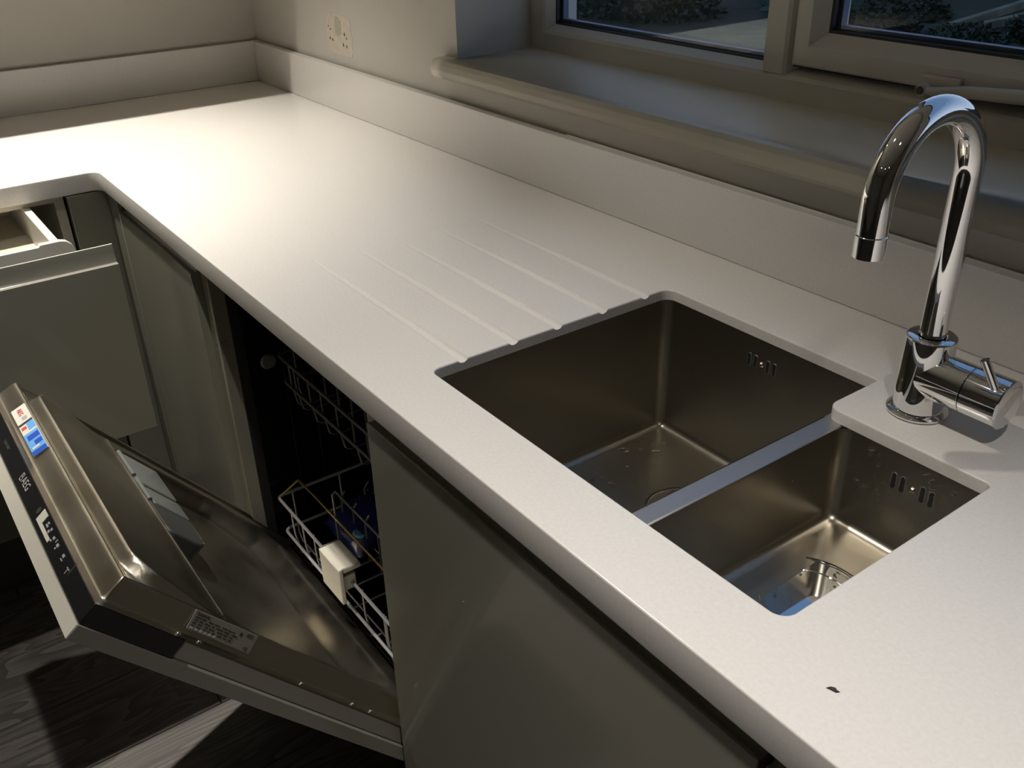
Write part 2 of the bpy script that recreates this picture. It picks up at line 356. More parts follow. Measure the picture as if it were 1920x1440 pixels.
# ================================================================ worktop
def curve_slab(pts_loops, z0, z1, bev):
    cu = bpy.data.curves.new('c', 'CURVE'); cu.dimensions = '2D'; cu.fill_mode = 'BOTH'
    cu.extrude = (z1 - z0) / 2 - bev; cu.bevel_depth = bev; cu.bevel_resolution = 3; cu.offset = -bev
    for lp in pts_loops:
        sp = cu.splines.new('POLY'); sp.points.add(len(lp) - 1); sp.use_cyclic_u = True
        for p_, q in zip(sp.points, lp): p_.co = (q[0], q[1], 0, 1)
    o = bpy.data.objects.new('tmpc', cu); COL.objects.link(o)
    dg = bpy.context.evaluated_depsgraph_get(); me = bpy.data.meshes.new_from_object(o.evaluated_get(dg)); bpy.data.objects.remove(o)
    for v in me.vertices: v.co.z += (z0 + z1) / 2
    b = bm_new(); b.from_mesh(me); bmesh.ops.remove_doubles(b, verts=b.verts, dist=1e-5); bmesh.ops.recalc_face_normals(b, faces=b.faces)
    return b
def fillet(poly, radii, seg=8):
    out = []; n = len(poly)
    for i in range(n):
        p0, p1, p2 = Vector(poly[i - 1]), Vector(poly[i]), Vector(poly[(i + 1) % n]); r = radii[i]
        if r <= 0: out.append(tuple(p1)); continue
        a = (p0 - p1).normalized(); b_ = (p2 - p1).normalized(); half = math.acos(max(-1, min(1, a.dot(b_)))) / 2
        dd = r / math.tan(half); s = p1 + a * dd; e = p1 + b_ * dd; c = p1 + (a + b_).normalized() * (r / math.sin(half))
        a0 = math.atan2(s.y - c.y, s.x - c.x); a1 = math.atan2(e.y - c.y, e.x - c.x); da = (a1 - a0 + pi) % (2 * pi) - pi
        for k in range(seg + 1):
            t = a0 + da * k / seg; out.append((c.x + r * math.cos(t), c.y + r * math.sin(t)))
    return out
FX = 0.622; FY = -0.600
outer = fillet([(-0.018, 0.0175), (4.4, 0.0175), (4.4, FY), (FX, FY), (FX, -3.0), (-0.018, -3.0)], [0, 0, 0, 0.022, 0, 0], 10)
BX0, BX1, BYB, BYF = 1.7426, 2.0746, -0.1372, -0.5206   # large bowl cutout
CX1, CYB = 2.2614, -0.2276                             # small bowl
hole = fillet([(BX0, BYF), (BX0, BYB), (BX1, BYB), (BX1, CYB), (CX1, CYB), (CX1, BYF)], [0.012, 0.016, 0.004, 0.016, 0.006, 0.014], 8)
wb = curve_slab([outer, hole], -0.038, 0.0, 0.0022)
me = bpy.data.meshes.new('worktop'); wb.to_mesh(me); wb.free(); me.materials.append(M_quartz)
wt = bpy.data.objects.new('worktop', me); COL.objects.link(wt)
def cutter(bm):
    bmesh.ops.recalc_face_normals(bm, faces=bm.faces)
    m_ = bpy.data.meshes.new('cut'); bm.to_mesh(m_); bm.free(); m_.materials.append(M_quartz); o = bpy.data.objects.new('cut', m_); COL.objects.link(o); return o
cuts = []
for gy in (-0.4755, -0.4005, -0.331, -0.255, -0.180):
    bm = bm_new(); r = 0.0085; n = 14
    rings = []
    for k in range(n + 1):
        t = k / n; xx = 1.335 + (BX0 + 0.03 - 1.335) * t
        dep = 0.0003 + 0.0042 * min(1, t * 1.1); cz = r - dep
        rings.append([(xx, gy + r * math.cos(2 * pi * q / 32 + 0.01), cz + r * math.sin(2 * pi * q / 32 + 0.01)) for q in range(32)])
    ring_loft(bm, rings, cap0=True, cap1=True); cuts.append(cutter(bm))
bm = bm_new(); box(bm, BX0 - 0.04, CX1 + 0.04, BYF - 0.035, BYB + 0.035, -0.06, -0.0145); cuts.append(cutter(bm))
for c in cuts:
    m_ = wt.modifiers.new('b', 'BOOLEAN'); m_.operation = 'DIFFERENCE'; m_.solver = 'EXACT'; m_.object = c
dg = bpy.context.evaluated_depsgraph_get(); nme = bpy.data.meshes.new_from_object(wt.evaluated_get(dg))
wt.modifiers.clear(); wt.data = nme; nme.name = 'worktop'
for c in cuts: bpy.data.objects.remove(c)
try: nme.set_sharp_from_angle(angle=math.radians(32))
except Exception: pass
for p in nme.polygons: p.use_smooth = abs(p.normal.z) < 0.9999
tag(wt, 'white speckled L-shaped quartz worktop with drainer grooves beside the sink', 'worktop')

UH = 0.104
bm = bm_new(); box(bm, 0.0, 4.4, 0.0, 0.0165, 0.0003, UH)
tag(obj('worktop_upstand', bm, M_quartz, bevel=0.0012), 'long white quartz upstand running behind the sink below the window', 'upstand')
bm = bm_new(); box(bm, -0.0165, -0.0004, -3.0, 0.0165, 0.0003, UH)
tag(obj('worktop_upstand', bm, M_quartz, bevel=0.0012), 'white quartz upstand along the left wall behind the short worktop leg', 'upstand')
bm = bm_new(); tube(bm, [(1.33 + 0.1 * k, 0.0175, UH - 0.0012) for k in range(31)], 0.0028, 8)
tag(obj('sealant_bead', bm, M_caulk, smooth=True), 'white sealant bead along the top of the upstand under the sill', 'sealant')

# ================================================================ sink
sink = thing('kitchen_sink', (2.0, -0.35, -0.22), 'undermounted stainless steel one and a half bowl sink in the white worktop', 'sink')
def rrect(x0, x1, y0, y1, r, z, seg=8):
    pts = fillet([(x0, y0), (x1, y0), (x1, y1), (x0, y1)], [r] * 4, seg); return [(a, b_, z) for a, b_ in pts]
SR = -0.0150
def bowl(x0, x1, y0, y1, zb, dc, dr, r=0.014, rb=0.013):
    bm = bm_new(); rings = [rrect(x0, x1, y0, y1, r, SR)]
    # walls slightly tapered
    tp = 0.004
    rings.append(rrect(x0 + tp * .2, x1 - tp * .2, y0 + tp * .2, y1 - tp * .2, r, SR - 0.006))
    rings.append(rrect(x0 + tp, x1 - tp, y0 + tp, y1 - tp, r, zb + rb))
    for k in range(1, 7):
        a = k / 6 * pi / 2; i_ = tp + rb * (1 - math.cos(a)); rings.append(rrect(x0 + i_, x1 - i_, y0 + i_, y1 - i_, max(r - rb * (1 - math.cos(a)) * 0.8, 0.002), zb + rb - rb * math.sin(a)))
    last = rings[-1]
    n = len(last)
    # morph to the drain circle, falling gently
    for t in (0.35, 0.7, 1.0):
        rg = []
        for (px, py, pz) in last:
            a = math.atan2(py - dc[1], px - dc[0]); cxp, cyp = dc[0] + dr * math.cos(a), dc[1] + dr * math.sin(a)
            rg.append((px + (cxp - px) * t, py + (cyp - py) * t, zb - 0.003 * t))
        rings.append(rg)
    ring_loft(bm, rings)
    return bm
dcB, drB = (1.915, -0.262), 0.050
dcS, drS = (2.173, -0.358), 0.066
ZB, ZS = -0.215, -0.128
b1 = obj('bowl', bowl(BX0 - 0.001, BX1 - 0.001, BYF, BYB + 0.001, ZB, dcB, drB), M_sink, sink, smooth=True, ang=50, label='large deep left bowl')
b2 = obj('bowl', bowl(BX1 + 0.0235, CX1 + 0.001, BYF, CYB + 0.001, ZS, dcS, drS), M_sink, sink, smooth=True, ang=50, label='small shallow right bowl')
bm = bm_new()
box(bm, BX1 - 0.001, BX1 + 0.0235, BYF, CYB + 0.016, SR - 0.006, SR + 0.0004)
obj('divider', bm, M_sinkrim, sink, bevel=0.0025)
bm = bm_new()   # flange under the stone
for (a, b_, c, d_) in ((BX0 - 0.03, BX0 - 0.001, BYF - 0.03, BYB + 0.03), (BX0 - 0.001, BX1 + 0.0235, BYB + 0.001, BYB + 0.03), (BX0 - 0.001, CX1 + 0.03, BYF - 0.03, BYF), (CX1 + 0.001, CX1 + 0.03, BYF, CYB + 0.03), (BX1 - 0.001, CX1 + 0.001, CYB + 0.001, CYB + 0.09)):
    box(bm, a, b_, c, d_, SR - 0.0015, SR)
obj('flange', bm, M_sinkrim, sink)
def strainer(c, r, z, depth):
    bm = bm_new()
    lathe(bm, [(r + 0.001, 0.0), (r - 0.001, 0.0012), (r - 0.004, 0.0010), (r - 0.006, -0.0035), (r - 0.011, -0.0060), (r - 0.013, -0.0030), (r - 0.016, -0.0028), (r - 0.019, -0.008), (r - 0.022, -depth), (0.0, -depth - 0.001)], (c[0], c[1], z), 64)
    w = obj('waste_ring', bm, M_chrome, sink, smooth=True, ang=60)
    bm = bm_new(); R_ = r - 0.018; seg = 96
    rings = []
    for (rr, h, rip) in [(R_ - 0.001, -0.004, 0), (R_ - 0.001, -0.001, 0), (R_ - 0.003, 0.0008, 0), (R_ - 0.005, -0.0005, 0), (R_ - 0.007, -0.006, 0.6), (R_ - 0.015, -0.0105, 1), (R_ - 0.021, -0.014, 0.6), (R_ - 0.023, -0.0145, 0), (0.009, -0.014, 0), (0.007, -0.006, 0), (0.004, -0.004, 0), (0.0001, -0.004, 0)]:
        rg = []
        for k in range(seg):
            a = 2 * pi * k / seg; q = rr + rip * 0.0028 * (1 if (k % 6) < 3 else -1)
            q = max(q, 0.0001)
            rg.append((c[0] + q * math.cos(a), c[1] + q * math.sin(a), z + h + rip * 0.0025 * (1 if (k % 6) < 3 else -1)))
        rings.append(rg)
    ring_loft(bm, rings)
    obj('strainer_basket', bm, M_chrome, w, smooth=True, ang=30)
strainer(dcB, drB, ZB - 0.003, 0.02)
strainer(dcS, drS, ZS - 0.003, 0.02)
def overflow(xs, xc, y, z, h):
    for xx in xs:
        bm = bm_new(); w = 0.0024
        pts = []
        for k in range(9): a = pi * k / 8; pts.append((xx + w * math.cos(a), z + h / 2 + w * math.sin(a)))
        for k in range(9): a = pi + pi * k / 8; pts.append((xx + w * math.cos(a), z - h / 2 + w * math.sin(a)))
        ring_loft(bm, [[(a, y + 0.001, b_) for a, b_ in pts], [(a, y - 0.0006, b_) for a, b_ in pts]], cap1=True)
        sl = obj('overflow_slot', bm, M_blackm, sink)
        bm = bm_new(); ring_loft(bm, [[(xx + (a - xx) * 1.35, y + 0.001, z + (b_ - z) * 1.10) for a, b_ in pts], [(xx + (a - xx) * 1.35, y - 0.0002, z + (b_ - z) * 1.10) for a, b_ in pts]], cap1=True)
        obj('slot_rim', bm, M_sinkrim, sl)
    bm = bm_new(); lathe(bm, [(0.0, -0.0028), (0.0022, -0.0025), (0.0034, -0.001), (0.0042, 0.001)], (0, 0, 0), 20)
    for v in bm.verts: v.co = Vector((xc + v.co.x, y + v.co.z, z + v.co.y))
    obj('overflow_screw', bm, M_steel, sink, smooth=True)
overflow((1.8935, 1.9035, 1.9235, 1.9335), 1.9135, BYB - 0.0006, -0.0475, 0.012)
overflow((2.1665, 2.1765, 2.199, 2.209), 2.188, CYB - 0.0006, -0.047, 0.013)
# water drops: nobody could count them
bm = bm_new()
def drop(p, nrm, r):
    nrm = Vector(nrm); u = nrm.orthogonal().normalized(); w = nrm.cross(u)
    sxx = random.uniform(0.7, 1.5); rings = []
    for (q, h) in ((1, 0), (0.85, 0.28), (0.5, 0.46), (0.02, 0.52)):
        rings.append([Vector(p) + (u * math.cos(2 * pi * k / 8) * sxx + w * math.sin(2 * pi * k / 8)) * r * q + nrm * r * h for k in range(8)])
    ring_loft(bm, rings, cap1=True)
for k in range(34):
    t = random.random(); drop((1.757 + random.expovariate(1 / 0.016), BYB - 0.03 - t * 0.25, ZB + 0.0002), (0, 0, 1), random.uniform(0.0018, 0.0045))
for k in range(14): drop((random.uniform(1.77, 1.83), random.uniform(-0.42, -0.18), ZB - 0.0002), (0, 0, 1), random.uniform(0.001, 0.0028))
for k in range(75):
    zz = random.uniform(-0.085, -0.02); drop((random.uniform(2.12, 2.255), CYB - 0.0012 - 0.003 * (-zz - 0.015) / 0.1, zz), (0, -1, 0), random.uniform(0.0011, 0.0027))
for k in range(30):
    zz = random.uniform(-0.09, -0.02); drop((BX1 + 0.0245 + 0.0032 * (-zz - 0.015) / 0.1, random.uniform(-0.42, -0.25), zz), (1, 0, 0), random.uniform(0.0009, 0.002))
wd = obj('water_drops', bm, M_water, smooth=True, kind='stuff'); tag(wd, 'clear water drops scattered on the steel bowls of the sink', 'water')

# ================================================================ tap
TX, TY = 2.1393, -0.1625
tap = thing('kitchen_tap', (TX, TY, 0), 'tall chrome swan neck mixer tap standing behind the small bowl', 'tap')
bm = bm_new(); lathe(bm, [(0.0, 0.0), (0.0295, 0.0), (0.031, 0.0015), (0.031, 0.0035), (0.0285, 0.0055), (0.0262, 0.0062)], (TX, TY, 0.0), 64)
obj('base_ring', bm, M_chrome, tap, smooth=True)
bm = bm_new(); lathe(bm, [(0.0250, 0.004), (0.0250, 0.0865), (0.0244, 0.0882), (0.0230, 0.0888), (0.0150, 0.0888), (0.0148, 0.086)], (TX, TY, 0), 64)
body = obj('body', bm, M_chrome, tap, smooth=True, ang=50)
bm = bm_new()
RA = 0.0690; CZ = 0.2540; pr = 0.0134
pts = [(TX, TY, 0.086), (TX, TY, 0.12), (TX, TY, 0.19), (TX, TY, CZ)]
for k in range(1, 41):
    a = pi * k / 40; pts.append((TX, TY - RA + RA * math.cos(a), CZ + RA * math.sin(a)))
pts += [(TX, TY - 2 * RA, 0.240), (TX, TY - 2 * RA, 0.2285)]
tube(bm, pts, pr, 40, cap=False)
obj('spout', bm, M_chrome, tap, smooth=True, ang=60)
bm = bm_new(); lathe(bm, [(pr - 0.0004, 0.0005), (pr + 0.0006, -0.0005), (pr + 0.0006, -0.020), (pr - 0.001, -0.0205), (pr - 0.002, -0.018), (0.0, -0.018)], (TX, TY - 2 * RA, 0.228), 40)
obj('aerator', bm, M_chrome, tap, smooth=True)
bm = bm_new(); HZ = 0.0470; hr = 0.0253
lathe(bm, [(hr - 0.001, 0.0), (hr, 0.006), (hr, 0.0505), (hr - 0.0008, 0.0511)], (TX, TY, HZ), 56, axis='x')
obj('cartridge_sleeve', bm, M_chrome, tap, smooth=True)
bm = bm_new()
lathe(bm, [(hr - 0.0008, 0.0517), (hr + 0.0002, 0.0524), (hr + 0.0002, 0.089), (hr - 0.001, 0.0902), (hr - 0.003, 0.0908), (0.0, 0.0912)], (TX, TY, HZ), 56, axis='x')
h = obj('handle', bm, M_chrome, tap, smooth=True)
bm = bm_new()
tube(bm, [(TX + 0.080, TY - 0.013, HZ + 0.017), (TX + 0.073, TY - 0.016, HZ + 0.032), (TX + 0.066, TY - 0.019, HZ + 0.0465)], 0.0044, 16)
obj('lever_pin', bm, M_chrome, h, smooth=True)

# ================================================================ cabinets
def jfront_x(bm, x0, x1, y, z0, z1, th=0.020, sc=0.026, dp=0.0):
    """handleless front facing -y: front face to z1-sc, scooped finger groove, back lip to z1"""
    pr_ = [(y, z0), (y + th, z0), (y + th, z1), (y + th - 0.003, z1), (y + th - 0.0045, z1 - 0.004)]
    for k in range(1, 8):
        a = k / 8; pr_.append((y + th - 0.0045 - (th - 0.0065) * (a ** 1.8), z1 - 0.004 - (sc - 0.004) * (1 - (1 - a) ** 1.6) - 0.004 * math.sin(a * pi)))
    pr_ += [(y + 0.0015, z1 - sc), (y, z1 - sc - 0.001)]
    ring_loft(bm, [[(xx, a, b_) for a, b_ in pr_] for xx in (x0, x1)], cap0=True, cap1=True)
DY = -0.5925   # door face plane (main run)
def base_cab(name, x0, x1, label, doors, ztop=-0.039, zd=-0.042, sc=0.020):
    c = thing(name, ((x0 + x1) / 2, -0.3, FLOOR + 0.15), label, 'cabinet')
    bm = bm_new()
    yb = -0.02; yf = DY + 0.022
    box(bm, x0, x0 + 0.018, yf, yb, -0.75, ztop); box(bm, x1 - 0.018, x1, yf, yb, -0.75, ztop)
    box(bm, x0 + 0.018, x1 - 0.018, yf, yb, -0.75, -0.732); box(bm, x0 + 0.018, x1 - 0.018, yb - 0.01, yb, -0.732, ztop)
    obj('carcass', bm, M_carc, c)
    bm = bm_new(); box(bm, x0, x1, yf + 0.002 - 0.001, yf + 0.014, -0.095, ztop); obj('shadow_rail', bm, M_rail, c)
    for (a, b_) in doors:
        bm = bm_new(); jfront_x(bm, a + 0.0015, b_ - 0.0015, DY, -0.748, zd, sc=sc); obj('door', bm, M_grey, c, bevel=0.0008, smooth=True)
    return c
base_cab('sink_cabinet', 1.704, 2.306, 'gloss sage grey cabinet under the sink, right of the dishwasher', [(1.704, 2.308)])
base_cab('base_cabinet', 2.312, 2.912, 'gloss sage grey base cabinet at the near end of the worktop', [(2.312, 2.912)])
c_l = base_cab('corner_cabinet', 0.62, 1.097, 'gloss sage grey corner cabinet left of the open dishwasher', [(0.690, 1.099)], zd=-0.041, sc=0.026)
bm = bm_new(); box(bm, 0.602, 0.6885, DY, DY + 0.02, -0.748, -0.040); box(bm, 0.602, 0.622, -0.6665, DY, -0.748, -0.040)
tag(obj('corner_post', bm, M_grey, bevel=0.0008), 'grey corner filler post where the two cabinet runs meet', 'filler')
bm = bm_new(); box(bm, 0.576, 1.10, DY + 0.055, DY + 0.071, FLOOR, -0.752); box(bm, 1.704, 4.4, DY + 0.055, DY + 0.071, FLOOR, -0.752)
box(bm, 1.10, 1.704, DY + 0.075, DY + 0.088, FLOOR, -0.80)
tag(obj('plinth', bm, M_plinth), 'grey plinth below the long run of cabinets and dishwasher', 'plinth')
bm = bm_new(); box(bm, 0.560, 0.576, -3.0, DY + 0.071, FLOOR, -0.752)
tag(obj('plinth', bm, M_plinth), 'grey plinth below the left drawer cabinets', 'plinth')

# left leg: drawer cabinet with its top drawer pulled out
dc = thing('drawer_cabinet', (0.3, -0.97, FLOOR + 0.15), 'grey drawer cabinet under the left worktop leg with the top drawer pulled open', 'cabinet')
Y1, Y0 = -0.670, -1.270
bm = bm_new()
box(bm, 0.02, 0.600, Y1 - 0.018, Y1, -0.75, -0.040); box(bm, 0.02, 0.600, Y0, Y0 + 0.018, -0.75, -0.040)
box(bm, 0.02, 0.600, Y0 + 0.018, Y1 - 0.018, -0.75, -0.732); box(bm, 0.02, 0.03, Y0 + 0.018, Y1 - 0.018, -0.732, -0.040)
box(bm, 0.55, 0.600, Y0 + 0.018, Y1 - 0.018, -0.052, -0.040)
obj('carcass', bm, M_carc, dc)
def yfront(x, y0, y1, z0, z1, m=M_grey):
    bm = bm_new(); jfront_x(bm, -y1, -y0, 0, z0, z1, sc=0.030)
    # rotate so that it faces +x
    for v in bm.verts: v.co = Vector((x - v.co.y, -v.co.x, v.co.z))
    return bm
XO = 0.958
dr = obj('drawer_front', yfront(XO, Y0 + 0.0015, Y1 + 0.0, -0.401, -0.043), M_grey, dc, bevel=0.0006, smooth=True)
bm = bm_new(); box(bm, XO - 0.0045 - 0.0148, XO - 0.0165, Y0 + 0.0015, Y1, -0.0436, -0.0422); box(bm, XO - 0.0022, XO - 0.0002, Y0 + 0.0015, Y1, -0.0745, -0.0733)
obj('lip_highlight', bm, M_lip, dr)  # pale lines paint the highlights along the back and front lips
for (z0, z1) in ((-0.748, -0.405),):
    obj('drawer_front', yfront(0.622, Y0 + 0.0015, Y1 - 0.0015, z0, z1), M_grey, dc, bevel=0.0006, smooth=True)
# outer drawer box
db = thing('t', (0, 0, 0), '', ''); bpy.data.objects.remove(db)
bm = bm_new()
zt, zb_ = -0.21, -0.38
box(bm, 0.50, XO - 0.021, Y1 - 0.045, Y1 - 0.032, zb_, zt); box(bm, 0.50, XO - 0.021, Y0 + 0.032, Y0 + 0.045, zb_, zt)
box(bm, 0.50, XO - 0.021, Y0 + 0.045, Y1 - 0.045, zb_, zb_ + 0.012)
obj('drawer_box', bm, M_white, dc, bevel=0.001)
# inner drawer
XI = 0.845; YI = -0.712
bm = bm_new()
pts = [(YI - 0.0, -0.125), (YI, -0.072), (YI - 0.004, -0.060), (YI - 0.012, -0.0525), (YI - 0.022, -0.050), (YI - 0.055, -0.050), (YI - 0.058, -0.0535), (Y0 + 0.02, -0.0535), (Y0 + 0.02, -0.125)]
ring_loft(bm, [[(xx, a, b_) for a, b_ in pts] for xx in (XI - 0.012, XI)], cap0=True, cap1=True)
idr = obj('inner_drawer', bm, M_white, dc, bevel=0.0012, smooth=True)
for ra, rb_ in ((YI - 0.036, YI - 0.022), (Y0 + 0.03, Y0 + 0.044)):
    bm = bm_new(); box(bm, 0.40, XI - 0.012, ra, rb_, -0.125, -0.0515); obj('side_rail', bm, M_white, idr, bevel=0.001)
bm = bm_new(); box(bm, 0.40, XI - 0.012, Y0 + 0.044, YI - 0.036, -0.125, -0.114); box(bm, 0.40, 0.412, Y0 + 0.044, YI - 0.036, -0.114, -0.056)
obj('drawer_base', bm, M_carc, idr)
for j, (a, b_) in enumerate(((-1.872, -1.272), (-2.474, -1.874))):
    cc = thing('drawer_cabinet', (0.3, (a + b_) / 2, FLOOR + 0.15), ('closed grey drawer cabinet next to the pulled out drawer', 'closed grey drawer cabinet at the far end of the left worktop leg')[j], 'cabinet')
    bm = bm_new(); box(bm, 0.02, 0.60, a, b_, -0.75, -0.040); obj('carcass', bm, M_carc, cc)
    for (z0, z1) in ((-0.401, -0.052), (-0.748, -0.405)):
        obj('drawer_front', yfront(0.622, a + 0.0015, b_ - 0.0015, z0, z1), M_grey, cc, bevel=0.0006, smooth=True)
# wall cabinet above the left leg (casts the straight shadow on the worktop)
wc = thing('wall_cabinet', (0.165, -1.3, 0.575), 'grey wall cabinet hanging above the left worktop leg', 'cabinet')
bm = bm_new(); box(bm, -0.019, 0.312, -2.5, 0.019, 0.575, 1.30); obj('carcass', bm, M_carc, wc)
for k in range(4):
    bm = bm_new(); box(bm, 0.312, 0.332, -2.5 + k * 0.6297 + 0.0015, -2.5 + (k + 1) * 0.6297 - 0.0015, 0.570, 1.30); obj('door', bm, M_grey, wc, bevel=0.001)

# ================================================================ dishwasher
DX0, DX1 = 1.103, 1.6985
dw = thing('dishwasher', (1.4, -0.3, FLOOR + 0.1), 'built-in dishwasher with its door hanging half open beside the sink cabinet', 'dishwasher')
TT = Vector((0, -0.9476, -0.1831)); dv = Vector((0, 0.62273466, -0.78243309)); nv = Vector((0, 0.78243309, 0.62273466))
def D(x, s, t): return Vector((x, 0, 0)) + TT + dv * s + nv * t
def dxf(co): return D(co.x, co.y, co.z)
# furniture panel
bm = bm_new(); box(bm, DX0, DX1, 0.0, 0.715, -0.0205, -0.0006)
fp = obj('decor_panel', bm, M_grey, dw, bevel=0.0008, xf=dxf)
bm = bm_new(); box(bm, DX0 + 0.0008, DX1 - 0.0008, -0.0009, 0.0, -0.0198, -0.0012); obj('edge_strip', bm, M_lip, fp, xf=dxf, label='top edge strip with lamp light put into its pale colour')  # grey panel's top edge coloured pale to stand for the light on it
bm = bm_new(); box(bm, DX1 - 0.003, DX1 + 0.0006, 0.155, 0.70, -0.0016, 0.0006); obj('edge_strip', bm, M_lip, fp, xf=dxf, label='pale side edge strip')  # pale line along the inner side edge of the panel
# outer shell with control strip end caps
bm = bm_new(); box(bm, DX0 + 0.011, DX1 - 0.014, 0.128, 0.66, 0.0, 0.012); box(bm, DX1 - 0.014, DX1 - 0.006, 0.128, 0.66, 0.0, 0.0262); box(bm, DX0 + 0.003, DX0 + 0.011, 0.128, 0.66, 0.0, 0.0262)
shell = obj('door_shell', bm, M_greyed, dw, bevel=0.001, xf=dxf)
bm = bm_new(); box(bm, DX0 + 0.001, DX1 - 0.001, 0.0005, 0.128, 0.0, 0.0270)
cp = obj('control_panel', bm, M_black, dw, bevel=0.0012, xf=dxf)
# inner liner as a moulded sheet
def ss(a): a = max(0.0, min(1.0, a)); return a * a * (3 - 2 * a)
def sdf_in(x, s, x0, x1, s0, s1, r):
    cx = (x0 + x1) / 2; cs = (s0 + s1) / 2; qx = abs(x - cx) - (x1 - x0) / 2 + r; qs = abs(s - cs) - (s1 - s0) / 2 + r
    return -(math.hypot(max(qx, 0), max(qs, 0)) + min(max(qx, qs), 0) - r)
LX0, LX1 = DX0 + 0.001, DX1 - 0.001
RS = 0.185
def liner(x, s):
    e = sdf_in(x, s, LX0, LX1, 0.0005, 0.72, 0.016)
    t = 0.0272 + 0.002 * ss(e / 0.010) + 0.0305 * ss((e - 0.009) / 0.009)
    t -= 0.0085 * ss(1 - abs(e - 0.027) / 0.007)
    inn = ss((e - 0.030) / 0.004)
    base = 0.0597 - 0.006 * inn
    t -= 0.006 * inn
    i_ = sdf_in(x, s, LX0 + 0.0335, LX1 - 0.0335, 0.034, 0.72, 0.040)
    up = ss(i_ / 0.0045) * (0.0175 - 0.0165 * ss((s - 0.045) / (RS - 0.045)))
    p_ = sdf_in(x, s, LX0 + 0.040, LX1 - 0.042, RS, 0.565, 0.050)
    k = ss((s - RS + 0.001) / 0.002)
    wide = 0.014 + 0.070 * ss((s - 0.40) / 0.12)
    dn = -0.030 * ss(p_ / (wide if s > 0.40 else 0.020))
    dn *= 1 + 0.25 * math.cos((x - 1.30) * 9) * math.cos((s - 0.25) * 8)
    ridge = 0.0035 * ss(1 - abs(s - RS + 0.003) / 0.004) * ss(i_ / 0.01)
    return t + up * (1 - k) + dn * k + ridge
bm = bm_new()
fine = [0.0012 * k for k in range(34)]
xs = sorted([LX0 + q for q in fine] + [LX1 - q for q in fine] + [LX0 + 0.0415 + (LX1 - LX0 - 0.083) * k / 170 for k in range(171)])
sg = [0.0008 + q for q in fine] + [0.0425 + 0.613 * k / 240 for k in range(241)]
sg = sorted(sg + [RS - 0.0035, RS - 0.0015, RS - 0.0005, RS + 0.0005, RS + 0.0015])
grid = [[bm.verts.new((x_, s_, liner(x_, s_))) for x_ in xs] for s_ in sg]
for a, b_ in zip(grid[:-1], grid[1:]):
    for k in range(len(xs) - 1): bm.faces.new((a[k], a[k + 1], b_[k + 1], b_[k]))
ln = obj('door_liner', bm, M_dwsteel, dw, smooth=True, ang=60, xf=dxf)
# detergent dispenser
bm = bm_new()
def rbox(bm, x0, x1, s0, s1, t0, t1, r, ch=0.003, seg=6):
    lp = lambda i_, t: [(a, b_, t) for a, b_ in fillet([(x0 + i_, s0 + i_), (x1 - i_, s0 + i_), (x1 - i_, s1 - i_), (x0 + i_, s1 - i_)], [max(r - i_, 0.0005)] * 4, seg)]
    ring_loft(bm, [lp(0, t0), lp(0, t1 - ch), lp(ch * .3, t1 - ch * .3), lp(ch, t1)], cap0=True, cap1=True)
AX0, AX1 = 1.180, 1.405
rbox(bm, AX0, AX1, RS + 0.004, RS + 0.088, 0.020, 0.055, 0.008)
dsp = obj('detergent_dispenser', bm, M_dgrey, dw, smooth=True, ang=40, xf=dxf)
bm = bm_new(); rbox(bm, AX0 + 0.004, AX0 + 0.110, RS + 0.008, RS + 0.083, 0.048, 0.0590, 0.006); obj('dispenser_lid', bm, M_dgrey, dsp, smooth=True, ang=40, xf=dxf)
bm = bm_new(); rbox(bm, AX0 + 0.116, AX0 + 0.170, RS + 0.012, RS + 0.083, 0.048, 0.0580, 0.005); obj('dispenser_lid', bm, M_dgrey, dsp, smooth=True, ang=40, xf=dxf)
bm = bm_new()
lp = [(a, b_) for a, b_ in fillet([(AX1 - 0.080, RS + 0.004), (AX1 + 0.030, RS + 0.004), (AX1 + 0.030, RS + 0.078), (AX1 - 0.080, RS + 0.088)], [0.006, 0.018, 0.022, 0.006], 8)]
ring_loft(bm, [[(a, b_, 0.022) for a, b_ in lp], [(a, b_, 0.056) for a, b_ in lp]], cap0=True, cap1=True)
obj('rinse_aid_cover', bm, M_dgrey2, dsp, smooth=True, ang=40, bevel=0.003, xf=dxf)  # darker tone paints the shadow on the right third of the dispenser
bm = bm_new(); tube(bm, [(AX0 + 0.002, RS + 0.006, 0.057), (AX0 + 0.085, RS + 0.006, 0.057)], 0.0035, 10); tube(bm, [(AX0 + 0.112, RS + 0.006, 0.057), (AX0 + 0.165, RS + 0.006, 0.057)], 0.0035, 10)
obj('hinge_bar', bm, M_dgrey, dsp, smooth=True, xf=dxf)
for (a, w_) in ((AX0 + 0.118, 0.016), (AX0 + 0.205, 0.014)):
    bm = bm_new(); box(bm, a, a + w_, RS + 0.0885, RS + 0.0935, 0.036, 0.050); obj('catch', bm, M_holder, dsp, xf=dxf)

